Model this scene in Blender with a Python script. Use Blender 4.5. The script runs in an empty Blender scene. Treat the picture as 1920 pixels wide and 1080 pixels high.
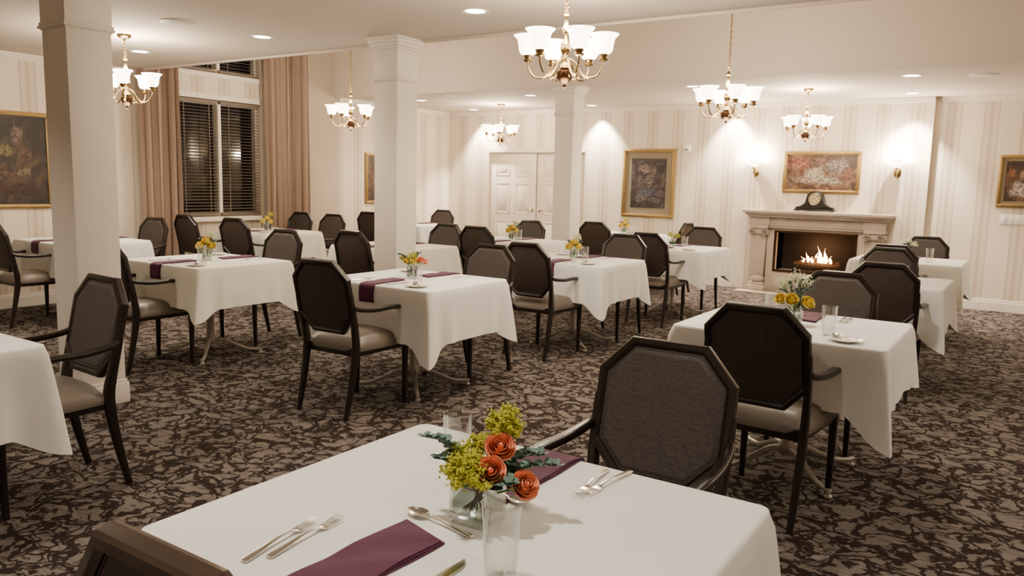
import bpy, bmesh, math, random
from mathutils import Matrix, Vector
random.seed(7)
SC=bpy.context.scene
COL=SC.collection
pi=math.pi
# ------------------------------------------------------------------ materials
def nt(m): return m.node_tree.nodes, m.node_tree.links
def mat(name,col,rough=.5,metal=0,bump=None,emit=None,estr=0,trans=0,ior=1.45,spec=None,sheen=0,var=None):
    m=bpy.data.materials.new(name); m.use_nodes=True
    N,L=nt(m); p=N['Principled BSDF']
    p.inputs['Base Color'].default_value=(*col,1); p.inputs['Roughness'].default_value=rough
    p.inputs['Metallic'].default_value=metal
    p.inputs['Transmission Weight'].default_value=trans; p.inputs['IOR'].default_value=ior
    if spec is not None: p.inputs['Specular IOR Level'].default_value=spec
    if sheen: p.inputs['Sheen Weight'].default_value=sheen
    if emit: p.inputs['Emission Color'].default_value=(*emit,1); p.inputs['Emission Strength'].default_value=estr
    tc=N.new('ShaderNodeTexCoord')
    if bump:
        sc,st=bump[0],bump[1]; stretch=bump[2] if len(bump)>2 else (1,1,1)
        mp=N.new('ShaderNodeMapping'); mp.inputs['Scale'].default_value=stretch
        no=N.new('ShaderNodeTexNoise'); no.inputs['Scale'].default_value=sc; no.inputs['Detail'].default_value=3
        bp=N.new('ShaderNodeBump'); bp.inputs['Strength'].default_value=st; bp.inputs['Distance'].default_value=.01
        L.new(tc.outputs['Object'],mp.inputs[0]); L.new(mp.outputs[0],no.inputs['Vector'])
        L.new(no.outputs['Fac'],bp.inputs['Height']); L.new(bp.outputs[0],p.inputs['Normal'])
    if var:
        sc,c2=var[0],var[1]; stretch=var[2] if len(var)>2 else (1,1,1)
        mp=N.new('ShaderNodeMapping'); mp.inputs['Scale'].default_value=stretch
        no=N.new('ShaderNodeTexNoise'); no.inputs['Scale'].default_value=sc; no.inputs['Detail'].default_value=4
        rp=N.new('ShaderNodeValToRGB'); rp.color_ramp.elements[0].color=(*col,1); rp.color_ramp.elements[1].color=(*c2,1)
        rp.color_ramp.elements[0].position=.35; rp.color_ramp.elements[1].position=.65
        L.new(tc.outputs['Object'],mp.inputs[0]); L.new(mp.outputs[0],no.inputs['Vector'])
        L.new(no.outputs['Fac'],rp.inputs[0]); L.new(rp.outputs[0],p.inputs['Base Color'])
    return m
def thinglass(name,tint,base=.05,top=.85,pwr=1.7):
    m=bpy.data.materials.new(name); m.use_nodes=True; N,L=nt(m)
    N.remove(N['Principled BSDF']); out=N['Material Output']
    tr=N.new('ShaderNodeBsdfTransparent'); tr.inputs[0].default_value=(*tint,1)
    gl=N.new('ShaderNodeBsdfGlossy'); gl.inputs['Roughness'].default_value=.02
    lw=N.new('ShaderNodeLayerWeight'); lw.inputs['Blend'].default_value=.35
    rg=N.new('ShaderNodeMapRange'); rg.inputs['To Min'].default_value=base; rg.inputs['To Max'].default_value=top
    pw=N.new('ShaderNodeMath'); pw.operation='POWER'; pw.inputs[1].default_value=pwr
    L.new(lw.outputs['Facing'],pw.inputs[0]); L.new(pw.outputs[0],rg.inputs['Value'])
    mx=N.new('ShaderNodeMixShader'); L.new(rg.outputs[0],mx.inputs[0]); L.new(tr.outputs[0],mx.inputs[1]); L.new(gl.outputs[0],mx.inputs[2])
    L.new(mx.outputs[0],out.inputs['Surface']); return m
def math_node(N,L,op,a,b=None,clamp=False):
    n=N.new('ShaderNodeMath'); n.operation=op; n.use_clamp=clamp
    for i,x in enumerate((a,b)):
        if x is None: continue
        if isinstance(x,(int,float)): n.inputs[i].default_value=x
        else: L.new(x,n.inputs[i])
    return n.outputs[0]
def wallpaper(name,axis):
    m=mat(name,(.7,.6,.48),.6); N,L=nt(m); p=N['Principled BSDF']
    tc=N.new('ShaderNodeTexCoord')
    sp=N.new('ShaderNodeSeparateXYZ'); L.new(tc.outputs['Object'],sp.inputs[0])
    f=math_node(N,L,'FRACT',math_node(N,L,'MULTIPLY',sp.outputs[axis],1/.40))
    rp=N.new('ShaderNodeValToRGB'); cr=rp.color_ramp
    A=(.70,.615,.50,1);B=(.51,.425,.325,1);Cc=(.625,.54,.43,1)
    cr.elements[0].position=0; cr.elements[0].color=A
    cr.elements[1].position=1; cr.elements[1].color=A
    for pos,c in ((.30,A),(.32,B),(.35,B),(.37,Cc),(.46,Cc),(.48,B),(.56,B),(.58,Cc),(.68,Cc),(.70,B),(.72,B),(.74,A)):
        e=cr.elements.new(pos); e.color=c
    L.new(f,rp.inputs[0]); L.new(rp.outputs[0],p.inputs['Base Color'])
    return m
def carpet():
    m=mat('carpet_vine',(.2,.17,.13),.95); N,L=nt(m); p=N['Principled BSDF']; p.inputs['Specular IOR Level'].default_value=.1
    tc=N.new('ShaderNodeTexCoord')
    nz=N.new('ShaderNodeTexNoise'); nz.inputs['Scale'].default_value=5; nz.inputs['Detail'].default_value=5; nz.inputs['Roughness'].default_value=.5
    L.new(tc.outputs['Object'],nz.inputs['Vector'])
    vm=N.new('ShaderNodeVectorMath'); vm.operation='MULTIPLY_ADD'
    L.new(nz.outputs['Color'],vm.inputs[0]); vm.inputs[1].default_value=(.38,.38,0); L.new(tc.outputs['Object'],vm.inputs[2])
    def vor(scale,w0,w1,st=(1,1,1),rot=.5):
        mp=N.new('ShaderNodeMapping'); mp.inputs['Scale'].default_value=st; mp.inputs['Rotation'].default_value=(0,0,rot)
        L.new(vm.outputs[0],mp.inputs[0])
        v=N.new('ShaderNodeTexVoronoi'); v.voronoi_dimensions='2D'; v.feature='DISTANCE_TO_EDGE'; v.inputs['Scale'].default_value=scale
        L.new(mp.outputs[0],v.inputs['Vector'])
        r=N.new('ShaderNodeMapRange'); r.inputs['From Min'].default_value=w0; r.inputs['From Max'].default_value=w1
        r.inputs['To Min'].default_value=1; r.inputs['To Max'].default_value=0
        L.new(v.outputs['Distance'],r.inputs['Value']); return r.outputs[0]
    def nmask(scale,a,b,off=0):
        mp=N.new('ShaderNodeMapping'); mp.inputs['Location'].default_value=(off,off,0)
        L.new(tc.outputs['Object'],mp.inputs[0])
        n=N.new('ShaderNodeTexNoise'); n.inputs['Scale'].default_value=scale; n.inputs['Detail'].default_value=3
        L.new(mp.outputs[0],n.inputs['Vector'])
        r=N.new('ShaderNodeMapRange'); r.inputs['From Min'].default_value=a; r.inputs['From Max'].default_value=b
        L.new(n.outputs['Fac'],r.inputs['Value']); return r.outputs[0]
    l1=math_node(N,L,'MULTIPLY',vor(5.6,.05,.072),nmask(4,.34,.41))
    l2=math_node(N,L,'MULTIPLY',vor(9.5,.05,.075,(.55,1,1),1.2),nmask(5,.41,.47,3))
    l4=math_node(N,L,'MULTIPLY',vor(8.6,.05,.075,(.5,1,1),.2),nmask(5,.45,.50,8))
    l3=math_node(N,L,'MULTIPLY',nmask(14,.545,.57,9),nmask(5,.43,.48,5))
    s=math_node(N,L,'MAXIMUM',math_node(N,L,'MAXIMUM',l1,l2),math_node(N,L,'MAXIMUM',l3,l4),True)
    s=math_node(N,L,'MULTIPLY',s,.96)
    mp=N.new('ShaderNodeMapping'); mp.inputs['Scale'].default_value=(9,110,1)
    L.new(tc.outputs['Object'],mp.inputs[0])
    n2=N.new('ShaderNodeTexNoise'); n2.inputs['Scale'].default_value=1; n2.inputs['Detail'].default_value=2; L.new(mp.outputs[0],n2.inputs['Vector'])
    rp=N.new('ShaderNodeValToRGB'); rp.color_ramp.elements[0].position=.3; rp.color_ramp.elements[1].position=.7
    rp.color_ramp.elements[0].color=(.102,.087,.077,1); rp.color_ramp.elements[1].color=(.188,.163,.144,1)
    L.new(n2.outputs['Fac'],rp.inputs[0])
    mx=N.new('ShaderNodeMix'); mx.data_type='RGBA'; L.new(s,mx.inputs['Factor'])
    L.new(rp.outputs[0],mx.inputs['A']); mx.inputs['B'].default_value=(.019,.0115,.009,1)
    L.new(mx.outputs['Result'],p.inputs['Base Color'])
    return m
def painting(name,cols,scale,blobs=(),dist=1.5,k_=.62):
    m=mat(name,cols[0],.4); N,L=nt(m); p=N['Principled BSDF']; tc=N.new('ShaderNodeTexCoord')
    n=N.new('ShaderNodeTexNoise'); n.inputs['Scale'].default_value=scale; n.inputs['Detail'].default_value=7; n.inputs['Distortion'].default_value=dist
    L.new(tc.outputs['Object'],n.inputs['Vector'])
    rp=N.new('ShaderNodeValToRGB'); k=len(cols)
    rp.color_ramp.elements[0].position=.38; rp.color_ramp.elements[0].color=(*cols[0],1)
    rp.color_ramp.elements[1].position=.64; rp.color_ramp.elements[1].color=(*cols[-1],1)
    for i in range(1,k-1):
        e=rp.color_ramp.elements.new(.38+.26*i/(k-1)); e.color=(*cols[i],1)
    L.new(n.outputs['Fac'],rp.inputs[0]); out=rp.outputs[0]
    n2=N.new('ShaderNodeTexNoise'); n2.inputs['Scale'].default_value=16; n2.inputs['Detail'].default_value=5; L.new(tc.outputs['Object'],n2.inputs['Vector'])
    n3=N.new('ShaderNodeTexNoise'); n3.inputs['Scale'].default_value=34; n3.inputs['Detail'].default_value=3; L.new(tc.outputs['Object'],n3.inputs['Vector'])
    for x,z,rx,rz,col in blobs:
        col=tuple(c*k_ for c in col)
        mp=N.new('ShaderNodeMapping'); mp.vector_type='TEXTURE'; mp.inputs['Location'].default_value=(x,0,z); mp.inputs['Scale'].default_value=(rx,10,rz)
        L.new(tc.outputs['Object'],mp.inputs[0])
        ln=N.new('ShaderNodeVectorMath'); ln.operation='LENGTH'; L.new(mp.outputs[0],ln.inputs[0])
        a=math_node(N,L,'ADD',ln.outputs['Value'],math_node(N,L,'MULTIPLY',n2.outputs['Fac'],1.6))
        r=N.new('ShaderNodeMapRange'); r.inputs['From Min'].default_value=1.85; r.inputs['From Max'].default_value=1.5
        L.new(a,r.inputs['Value'])
        sh=N.new('ShaderNodeMix'); sh.data_type='RGBA'; sh.inputs['A'].default_value=(*[c*.3 for c in col],1); sh.inputs['B'].default_value=(*col,1)
        r3=N.new('ShaderNodeMapRange'); r3.inputs['From Min'].default_value=.4; r3.inputs['From Max'].default_value=.6; L.new(n3.outputs['Fac'],r3.inputs['Value']); L.new(r3.outputs[0],sh.inputs['Factor'])
        mx=N.new('ShaderNodeMix'); mx.data_type='RGBA'; L.new(r.outputs[0],mx.inputs['Factor']); L.new(out,mx.inputs['A']); L.new(sh.outputs['Result'],mx.inputs['B'])
        out=mx.outputs['Result']
    L.new(out,p.inputs['Base Color']); return m
M={}
M['carpet']=carpet()
M['wpx']=wallpaper('striped_wallpaper',0); M['wpy']=wallpaper('striped_wallpaper_side',1)
M['plaster']=mat('plaster_cream',(.65,.575,.49),.8,bump=(60,.05))
M['ceil']=mat('ceiling_paint',(.67,.595,.515),.85,bump=(80,.05))
M['trim']=mat('trim_paint',(.76,.70,.62),.45)
M['colp']=mat('column_paint',(.77,.715,.64),.5,bump=(40,.06,(1,1,.05)))
M['doorp']=mat('door_paint',(.64,.56,.46),.5)
M['wood']=mat('espresso_wood',(.014,.009,.007),.28,bump=(30,.05,(1,1,.1)),spec=.5)
M['wornglare']=mat('worn_walnut_glare',(.070,.047,.033),.18,bump=(30,.05,(.1,1,1)),spec=.9,var=(9,(.030,.020,.014),(.3,2,2)))  # worn brown wood, colour lightened to carry the glare on the rail
M['tablewood']=mat('walnut_edge',(.05,.025,.015),.3)  # even walnut brown of the tabletops
def weave(name,c1,c2):
    m=mat(name,c1,.6); N,L=nt(m); p=N['Principled BSDF']; tc=N.new('ShaderNodeTexCoord')
    def nn(st):
        mp=N.new('ShaderNodeMapping'); mp.inputs['Scale'].default_value=st; L.new(tc.outputs['Object'],mp.inputs[0])
        n=N.new('ShaderNodeTexNoise'); n.inputs['Scale'].default_value=1; n.inputs['Detail'].default_value=1; L.new(mp.outputs[0],n.inputs['Vector']); return n.outputs['Fac']
    f=math_node(N,L,'ADD',math_node(N,L,'MULTIPLY',nn((60,30,480)),.6),math_node(N,L,'MULTIPLY',nn((480,30,160)),.4))
    rp=N.new('ShaderNodeValToRGB'); rp.color_ramp.elements[0].position=.34; rp.color_ramp.elements[1].position=.66
    rp.color_ramp.elements[0].color=(*c1,1); rp.color_ramp.elements[1].color=(*c2,1)
    L.new(f,rp.inputs[0]); L.new(rp.outputs[0],p.inputs['Base Color'])
    b=N.new('ShaderNodeBump'); b.inputs['Strength'].default_value=.15; b.inputs['Distance'].default_value=.001; L.new(f,b.inputs['Height']); L.new(b.outputs[0],p.inputs['Normal'])
    return m
M['weave']=weave('woven_brown',(.030,.024,.022),(.074,.060,.054))
M['weave2']=weave('woven_dark',(.024,.0155,.013),(.062,.044,.037))
M['vinyl']=mat('taupe_vinyl',(.150,.127,.103),.42,bump=(150,.05))
M['cloth']=mat('white_linen',(.80,.80,.77),.8,bump=(14,.10),sheen=.1)
M['creamcloth']=mat('ivory_linen',(.79,.775,.69),.8,bump=(14,.12),sheen=.1)
M['napkin']=mat('plum_napkin',(.074,.011,.042),.85,bump=(40,.2),sheen=.1)
M['brass']=mat('antique_brass',(.46,.32,.14),.25,1)
M['bronze']=mat('dark_bronze',(.075,.038,.02),.35,1)
M['steel']=mat('polished_steel',(.74,.73,.70),.16,1)
M['greymetal']=mat('painted_grey_metal',(.34,.305,.26),.4,.2)
M['glass']=thinglass('clear_glass',(.97,.98,.97),.06)
M['vglass']=thinglass('vase_glass',(.92,.95,.94),.10,.95,1.2)
M['water']=thinglass('vase_water',(.80,.88,.82),.06,.4,2)
M['shade']=mat('lit_frosted_glass',(.95,.90,.80),.4,emit=(1,.85,.64),estr=11)
M['lens']=mat('lit_downlight_lens',(1,.95,.85),.4,emit=(1,.93,.80),estr=25)
M['curtain']=mat('taupe_curtain',(.30,.215,.165),.85,bump=(200,.1))
M['wallpaint']=mat('beige_wall_paint',(.50,.415,.33),.8)
M['slat']=mat('blind_slat',(.155,.12,.09),.5)
M['night']=mat('night_window_glass',(.006,.006,.008),.05)
M['gold']=mat('gilt_frame',(.33,.22,.08),.38,.75,bump=(60,.5))
M['stone']=mat('fireplace_stone',(.38,.31,.25),.5,bump=(25,.1),var=(6,(.45,.375,.31)))
M['soot']=mat('firebox_black',(.022,.016,.013),.9,bump=(20,.4))
M['log']=mat('charred_log',(.03,.018,.01),.9,bump=(30,.8),emit=(1,.25,.05),estr=.1)
M['black']=mat('black_metal',(.006,.005,.005),.6,.2)
M['clockw']=mat('black_lacquer',(.008,.006,.005),.35)
M['dial']=mat('clock_dial',(.50,.42,.25),.4)
M['white']=mat('white_plastic',(.80,.78,.72),.4)
M['plate']=mat('white_china',(.85,.84,.80),.15)
M['orange']=mat('coral_rose',(.88,.30,.16),.85,var=(30,(.94,.45,.29)),spec=.1)
M['yellow']=mat('yellow_rose',(.86,.64,.06),.85,var=(30,(.94,.79,.18)),spec=.1)
M['golden']=mat('goldenrod_blossom',(.40,.41,.025),.7,var=(60,(.62,.60,.06)))
M['stem']=mat('green_stem',(.10,.20,.04),.5)
M['leaf']=mat('green_leaf',(.07,.17,.04),.5)
M['euca']=mat('eucalyptus_leaf',(.13,.22,.18),.6)
M['wflower']=mat('white_blossom',(.74,.78,.52),.7)
M['canvA']=painting('canvas_dark_floral',[(.010,.007,.006),(.018,.012,.009),(.035,.022,.014),(.06,.036,.02)],4,
    [(.34,.27,.06,.12,(.30,.18,.16)),(.22,.10,.09,.07,(.30,.25,.09)),(.42,.05,.07,.06,(.18,.09,.05)),(.40,-.13,.08,.06,(.28,.22,.12)),(.18,-.15,.10,.07,(.16,.08,.05)),(.0,.15,.14,.12,(.24,.18,.10)),(.30,-.30,.25,.06,(.09,.03,.02)),(-.25,0,.15,.15,(.20,.10,.07))],k_=.5)
M['canvB']=painting('canvas_sepia_bouquet',[(.014,.010,.012),(.035,.025,.026),(.085,.065,.058)],6,
    [(-.06,.22,.11,.08,(.27,.20,.17)),(.08,.18,.06,.08,(.22,.15,.14)),(.02,.05,.08,.11,(.20,.165,.13)),(-.13,.03,.05,.12,(.12,.10,.08)),(.0,-.14,.17,.06,(.10,.10,.14)),(-.12,-.22,.10,.07,(.15,.13,.13)),(.12,-.25,.09,.05,(.12,.11,.12))],k_=.8)
M['canvC']=painting('canvas_garden_scene',[(.05,.025,.015),(.11,.055,.03),(.20,.12,.075)],6,
    [(-.30,.13,.17,.09,(.34,.13,.08)),(-.05,.15,.15,.06,(.24,.13,.08)),(.18,.08,.17,.11,(.32,.26,.22)),(-.08,-.03,.15,.11,(.60,.50,.40)),(-.22,-.10,.12,.05,(.50,.38,.28)),(.12,-.11,.16,.05,(.48,.40,.32)),(.34,-.02,.08,.10,(.26,.10,.06)),(-.38,-.12,.07,.10,(.25,.17,.12))],k_=.8)
M['canvD']=painting('canvas_portrait_scene',[(.03,.02,.015),(.06,.035,.02),(.13,.07,.04)],5,
    [(-.05,-.10,.11,.10,(.62,.52,.44)),(-.02,.08,.05,.07,(.45,.26,.17)),(.12,.05,.08,.12,(.20,.08,.05)),(-.14,.10,.05,.08,(.35,.15,.08))],k_=.7)
M['matb']=mat('picture_mat_board',(.22,.18,.12),.7)
M['flame']=mat('flame_glow',(1,.4,.1),.5,emit=(1,.55,.22),estr=30)
# ------------------------------------------------------------------ geometry helpers
def gbox(sx,sy,sz,c=(0,0,0),bev=0,seg=2):
    bm=bmesh.new(); bmesh.ops.create_cube(bm,size=1)
    bmesh.ops.scale(bm,vec=(sx,sy,sz),verts=bm.verts); bmesh.ops.translate(bm,vec=c,verts=bm.verts)
    if bev>0: bmesh.ops.bevel(bm,geom=list(bm.edges),offset=bev,segments=seg,affect='EDGES',profile=.5)
    bm.verts.index_update()
    r=([v.co.copy() for v in bm.verts],[[v.index for v in f.verts] for f in bm.faces]); bm.free(); return r
def b2(x0,x1,y0,y1,z0,z1,bev=0): return gbox(x1-x0,y1-y0,z1-z0,((x0+x1)/2,(y0+y1)/2,(z0+z1)/2),bev)
def glathe(prof,n=24,cap=True,closed=False):
    V=[];F=[]
    for r,z in prof:
        for i in range(n):
            a=2*pi*i/n; V.append(Vector((r*math.cos(a),r*math.sin(a),z)))
    k=len(prof)
    for j in range(k-1):
        for i in range(n):
            i2=(i+1)%n; F.append([j*n+i,j*n+i2,(j+1)*n+i2,(j+1)*n+i])
    if closed:
        for i in range(n):
            i2=(i+1)%n; F.append([(k-1)*n+i,(k-1)*n+i2,i2,i])
    elif cap:
        F.append(list(range(n))[::-1]); F.append([(k-1)*n+i for i in range(n)])
    return V,F
def crom(P,k=5):
    P=[tuple(p) for p in P]; out=[]; n=len(P)
    for i in range(n-1):
        p0=P[max(i-1,0)];p1=P[i];p2=P[i+1];p3=P[min(i+2,n-1)]
        for j in range(k):
            t=j/k
            out.append(tuple(.5*((2*b)+(-a+c)*t+(2*a-5*b+4*c-d)*t*t+(-a+3*b-3*c+d)*t**3) for a,b,c,d in zip(p0,p1,p2,p3)))
    out.append(P[-1]); return out
def gsweep(rows,side=(1,0,0),n=8,e=1.0,k=5,closed=False):
    R=crom(rows,k) if k>1 else rows
    pts=[Vector(r[:3]) for r in R]; V=[];F=[];m=len(pts); side=Vector(side)
    for i,p in enumerate(pts):
        if closed: T=(pts[(i+1)%m]-pts[i-1]).normalized()
        else: T=(pts[min(i+1,m-1)]-pts[max(i-1,0)]).normalized()
        S=(side-side.dot(T)*T)
        if S.length<1e-4: S=T.orthogonal()
        S.normalize(); Nn=T.cross(S)
        for q in range(n):
            a=2*pi*(q+.5)/n; c=math.cos(a); s=math.sin(a)
            cx=math.copysign(abs(c)**e,c)*R[i][3]/2; cy=math.copysign(abs(s)**e,s)*R[i][4]/2
            V.append(p+S*cx+Nn*cy)
    for i in range(m if closed else m-1):
        i2=(i+1)%m
        for q in range(n):
            q2=(q+1)%n; F.append([i*n+q,i*n+q2,i2*n+q2,i2*n+q])
    if not closed:
        F.append(list(range(n))[::-1]); F.append([(m-1)*n+q for q in range(n)])
    return V,F
def gsph(r,c=(0,0,0),n=10,m=6,sz=1):
    prof=[(max(r*math.sin(pi*j/m),1e-4),-r*sz*math.cos(pi*j/m)) for j in range(m+1)]
    V,F=glathe(prof,n); c=Vector(c); return [v+c for v in V],F
def gtorus(R,r,c=(0,0,0),nx=(1,0,0),ny=(0,1,0),n=20,m=8,sx=1,sy=1):
    nx=Vector(nx);ny=Vector(ny);c=Vector(c); nz=nx.cross(ny)
    V=[];F=[]
    for i in range(n):
        a=2*pi*i/n; d=nx*math.cos(a)*sx+ny*math.sin(a)*sy; d2=nx*math.cos(a)+ny*math.sin(a)
        for q in range(m):
            b=2*pi*q/m; V.append(c+d*R+d2*r*math.cos(b)+nz*r*math.sin(b))
    for i in range(n):
        for q in range(m):
            F.append([i*m+q,((i+1)%n)*m+q,((i+1)%n)*m+(q+1)%m,i*m+(q+1)%m])
    return V,F
def gprism(poly,y0,y1,bev=0):
    n=len(poly); V=[Vector((x,y0,z)) for x,z in poly]+[Vector((x,y1,z)) for x,z in poly]
    F=[list(range(n)),[n+i for i in range(n)][::-1]]+[[i,n+i,n+(i+1)%n,(i+1)%n] for i in range(n)]
    if bev>0:
        bm=bmesh.new(); vs=[bm.verts.new(v) for v in V]
        for f in F: bm.faces.new([vs[i] for i in f])
        bmesh.ops.bevel(bm,geom=list(bm.edges),offset=bev,segments=2,affect='EDGES',profile=.5)
        bm.verts.index_update(); V=[v.co.copy() for v in bm.verts]; F=[[v.index for v in f.verts] for f in bm.faces]; bm.free()
    return V,F
class MB:
    def __init__(s): s.v=[];s.f=[];s.m=[]
    def add(s,g,mi=0,X=None):
        V,F=g; o=len(s.v)
        if X is not None:
            if not isinstance(X,Matrix): X=Matrix.Translation(X)
            V=[X@Vector(v) for v in V]
        s.v+= [tuple(v) for v in V]; s.f+=[[i+o for i in f] for f in F]; s.m+=[mi]*len(F); return s
def obj(name,mb,mats,parent=None,loc=(0,0,0),rot=(0,0,0),smooth=35,label=None,cat=None,kind=None,group=None):
    if isinstance(mb,tuple): mb=MB().add(mb)
    me=bpy.data.meshes.new(name); me.from_pydata(mb.v,[],mb.f)
    for m in (mats if isinstance(mats,(list,tuple)) else [mats]): me.materials.append(M[m])
    me.polygons.foreach_set('material_index',mb.m); me.update()
    bm=bmesh.new(); bm.from_mesh(me); bmesh.ops.recalc_face_normals(bm,faces=bm.faces); bm.to_mesh(me); bm.free()
    if smooth:
        me.polygons.foreach_set('use_smooth',[True]*len(me.polygons))
        try: me.set_sharp_from_angle(angle=math.radians(smooth))
        except Exception: pass
    o=bpy.data.objects.new(name,me); COL.objects.link(o); o.location=loc; o.rotation_euler=rot
    if parent: o.parent=parent
    tag(o,label,cat,kind,group); return o
def tag(o,label=None,cat=None,kind=None,group=None):
    if label:o['label']=label
    if cat:o['category']=cat
    if kind:o['kind']=kind
    if group:o['group']=group
def empty(name,loc,rz=0,label=None,cat=None,group=None):
    o=bpy.data.objects.new(name,None); o.empty_display_size=.1; COL.objects.link(o); o.location=loc; o.rotation_euler=(0,0,rz)
    tag(o,label,cat,None,group); return o
def dup(root,loc,rz=None,label=None,scale=None):
    n=root.copy(); COL.objects.link(n); n.location=loc
    if rz is not None: n.rotation_euler=(n.rotation_euler[0],n.rotation_euler[1],rz)
    if scale: n.scale=(scale,)*3
    if label:n['label']=label
    def rec(src,dst):
        for ch in list(src.children):
            c=ch.copy(); COL.objects.link(c); c.parent=dst; rec(ch,c)
    rec(root,n); return n
def T(x,y,z): return Matrix.Translation((x,y,z))
def Rz(a): return Matrix.Rotation(a,4,'Z')
def Rx(a): return Matrix.Rotation(a,4,'X')
def Ry(a): return Matrix.Rotation(a,4,'Y')
# ------------------------------------------------------------------ room (x along the fireplace wall, y towards it)
XL=-8.9; YB=11.3; XC=-1.21; YR=11.39; H=2.63; HT=3.95; Y1=5.4; Y2=8.55; XR=5.0; YF=-2.6
def struct(name,mb,mats,smooth=0,label=None):
    return obj(name,mb,mats,smooth=smooth,kind='structure',label=label)
def wall_holes(u0,u1,z0,z1,holes,mk):
    us=sorted({u0,u1,*[h[0] for h in holes],*[h[1] for h in holes]}); zs=sorted({z0,z1,*[h[2] for h in holes],*[h[3] for h in holes]})
    mb=MB()
    for i in range(len(us)-1):
        run=None
        for j in range(len(zs)-1):
            cu=(us[i]+us[i+1])/2; cz=(zs[j]+zs[j+1])/2
            inside=any(h[0]<cu<h[1] and h[2]<cz<h[3] for h in holes)
            if not inside:
                if run is None: run=[zs[j],zs[j+1]]
                else: run[1]=zs[j+1]
            if inside or j==len(zs)-2:
                if run: mb.add(mk(us[i],us[i+1],run[0],run[1])); run=None
    return mb
struct('floor',b2(XL-.15,XR+.15,YF-.15,YR+.35,-.1,0),'carpet',label='patterned brown and taupe vine carpet')
struct('ceiling',b2(XL,XR,YF,Y1,H,HT),'ceil')
struct('ceiling',b2(XL,XR,Y2,YR,H,HT),['ceil'])
struct('ceiling',b2(XL,XR,Y1,Y2,HT-.08,HT),'plaster')
W0,W1=5.88,7.18
WIN=[(W0,W1,.90,2.385),(W0,W1,2.72,3.7)]
struct('wall_left',wall_holes(YF,YR,0,HT,WIN,lambda a,b,c,d:b2(XL-.15,XL,a,b,c,d)),'wpy')
struct('trim_9',b2(XL,XL+.012,W1+.08,Y2+.04,0,HT-.08),'wallpaint',label='plain beige painted wall panel beside window')
DOOR=(-8.01,-6.13,0,1.93); FB=(-3.04,-1.96,.30,.86)
struct('wall_back',wall_holes(XL,XC,0,H,[DOOR,FB],lambda a,b,c,d:b2(a,b,YB,YR+.28,c,d)),'wpx')
struct('wall_alcove',b2(XC,XR,YR,YR+.15,0,H),'wpx')
struct('wall_right',b2(XR,XR+.15,YF,YR,0,HT),'wpy')
struct('wall_front',b2(XL,XR,YF-.15,YF,0,HT),'wpx')
struct('trim_1',b2(XL,XR,Y2-.02,Y2,H-.02,HT-.08),'plaster',label='painted bulkhead face of raised ceiling')
struct('trim_2',b2(XL,XR,Y1,Y1+.02,H-.02,HT-.08),'plaster',label='painted bulkhead face of raised ceiling')
def crown(a0,a1,axis,pos,sgn,name,z=H):
    mb=MB()
    for d,z0,z1 in ((.045,z-.025,z),(.03,z-.05,z-.025),(.014,z-.07,z-.05)):
        if axis=='x': mb.add(b2(a0,a1,min(pos,pos+sgn*d),max(pos,pos+sgn*d),z0,z1,.004))
        else: mb.add(b2(min(pos,pos+sgn*d),max(pos,pos+sgn*d),a0,a1,z0,z1,.004))
    struct(name,mb,'trim')
def base(a0,a1,axis,pos,sgn,name):
    mb=MB()
    for d,z0,z1 in ((.022,0,.11),(.013,.11,.14)):
        if axis=='x': mb.add(b2(a0,a1,min(pos,pos+sgn*d),max(pos,pos+sgn*d),z0,z1,.003))
        else: mb.add(b2(min(pos,pos+sgn*d),max(pos,pos+sgn*d),a0,a1,z0,z1,.003))
    struct(name,mb,'trim')
crown(XL+.06,XC,'x',YB,-1,'trim_3'); crown(XC+.06,XR,'x',YR,-1,'trim_4')
crown(YF,Y1,'y',XL,1,'trim_5'); crown(Y2+.05,YB,'y',XL,1,'trim_6')
base(XL+.03,-8.09,'x',YB,-1,'baseboard_back'); base(-6.05,-3.62,'x',YB,-1,'baseboard_back.001'); base(-1.40,XC+.02,'x',YB,-1,'baseboard_back.002')
base(XC+.03,XR,'x',YR,-1,'baseboard_alcove'); base(YF,YB,'y',XL,1,'baseboard_left'); base(YB,YR-.03,'y',XC,1,'baseboard_return')
mb=MB(); cw=.07
mb.add(b2(DOOR[0]-cw,DOOR[0],YB-.02,YB,0,DOOR[3]+cw,.004)); mb.add(b2(DOOR[1],DOOR[1]+cw,YB-.02,YB,0,DOOR[3]+cw,.004)); mb.add(b2(DOOR[0],DOOR[1],YB-.02,YB,DOOR[3],DOOR[3]+cw,.004))
struct('trim_7',mb,'doorp',label='painted door casing')
mid=(DOOR[0]+DOOR[1])/2
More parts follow.
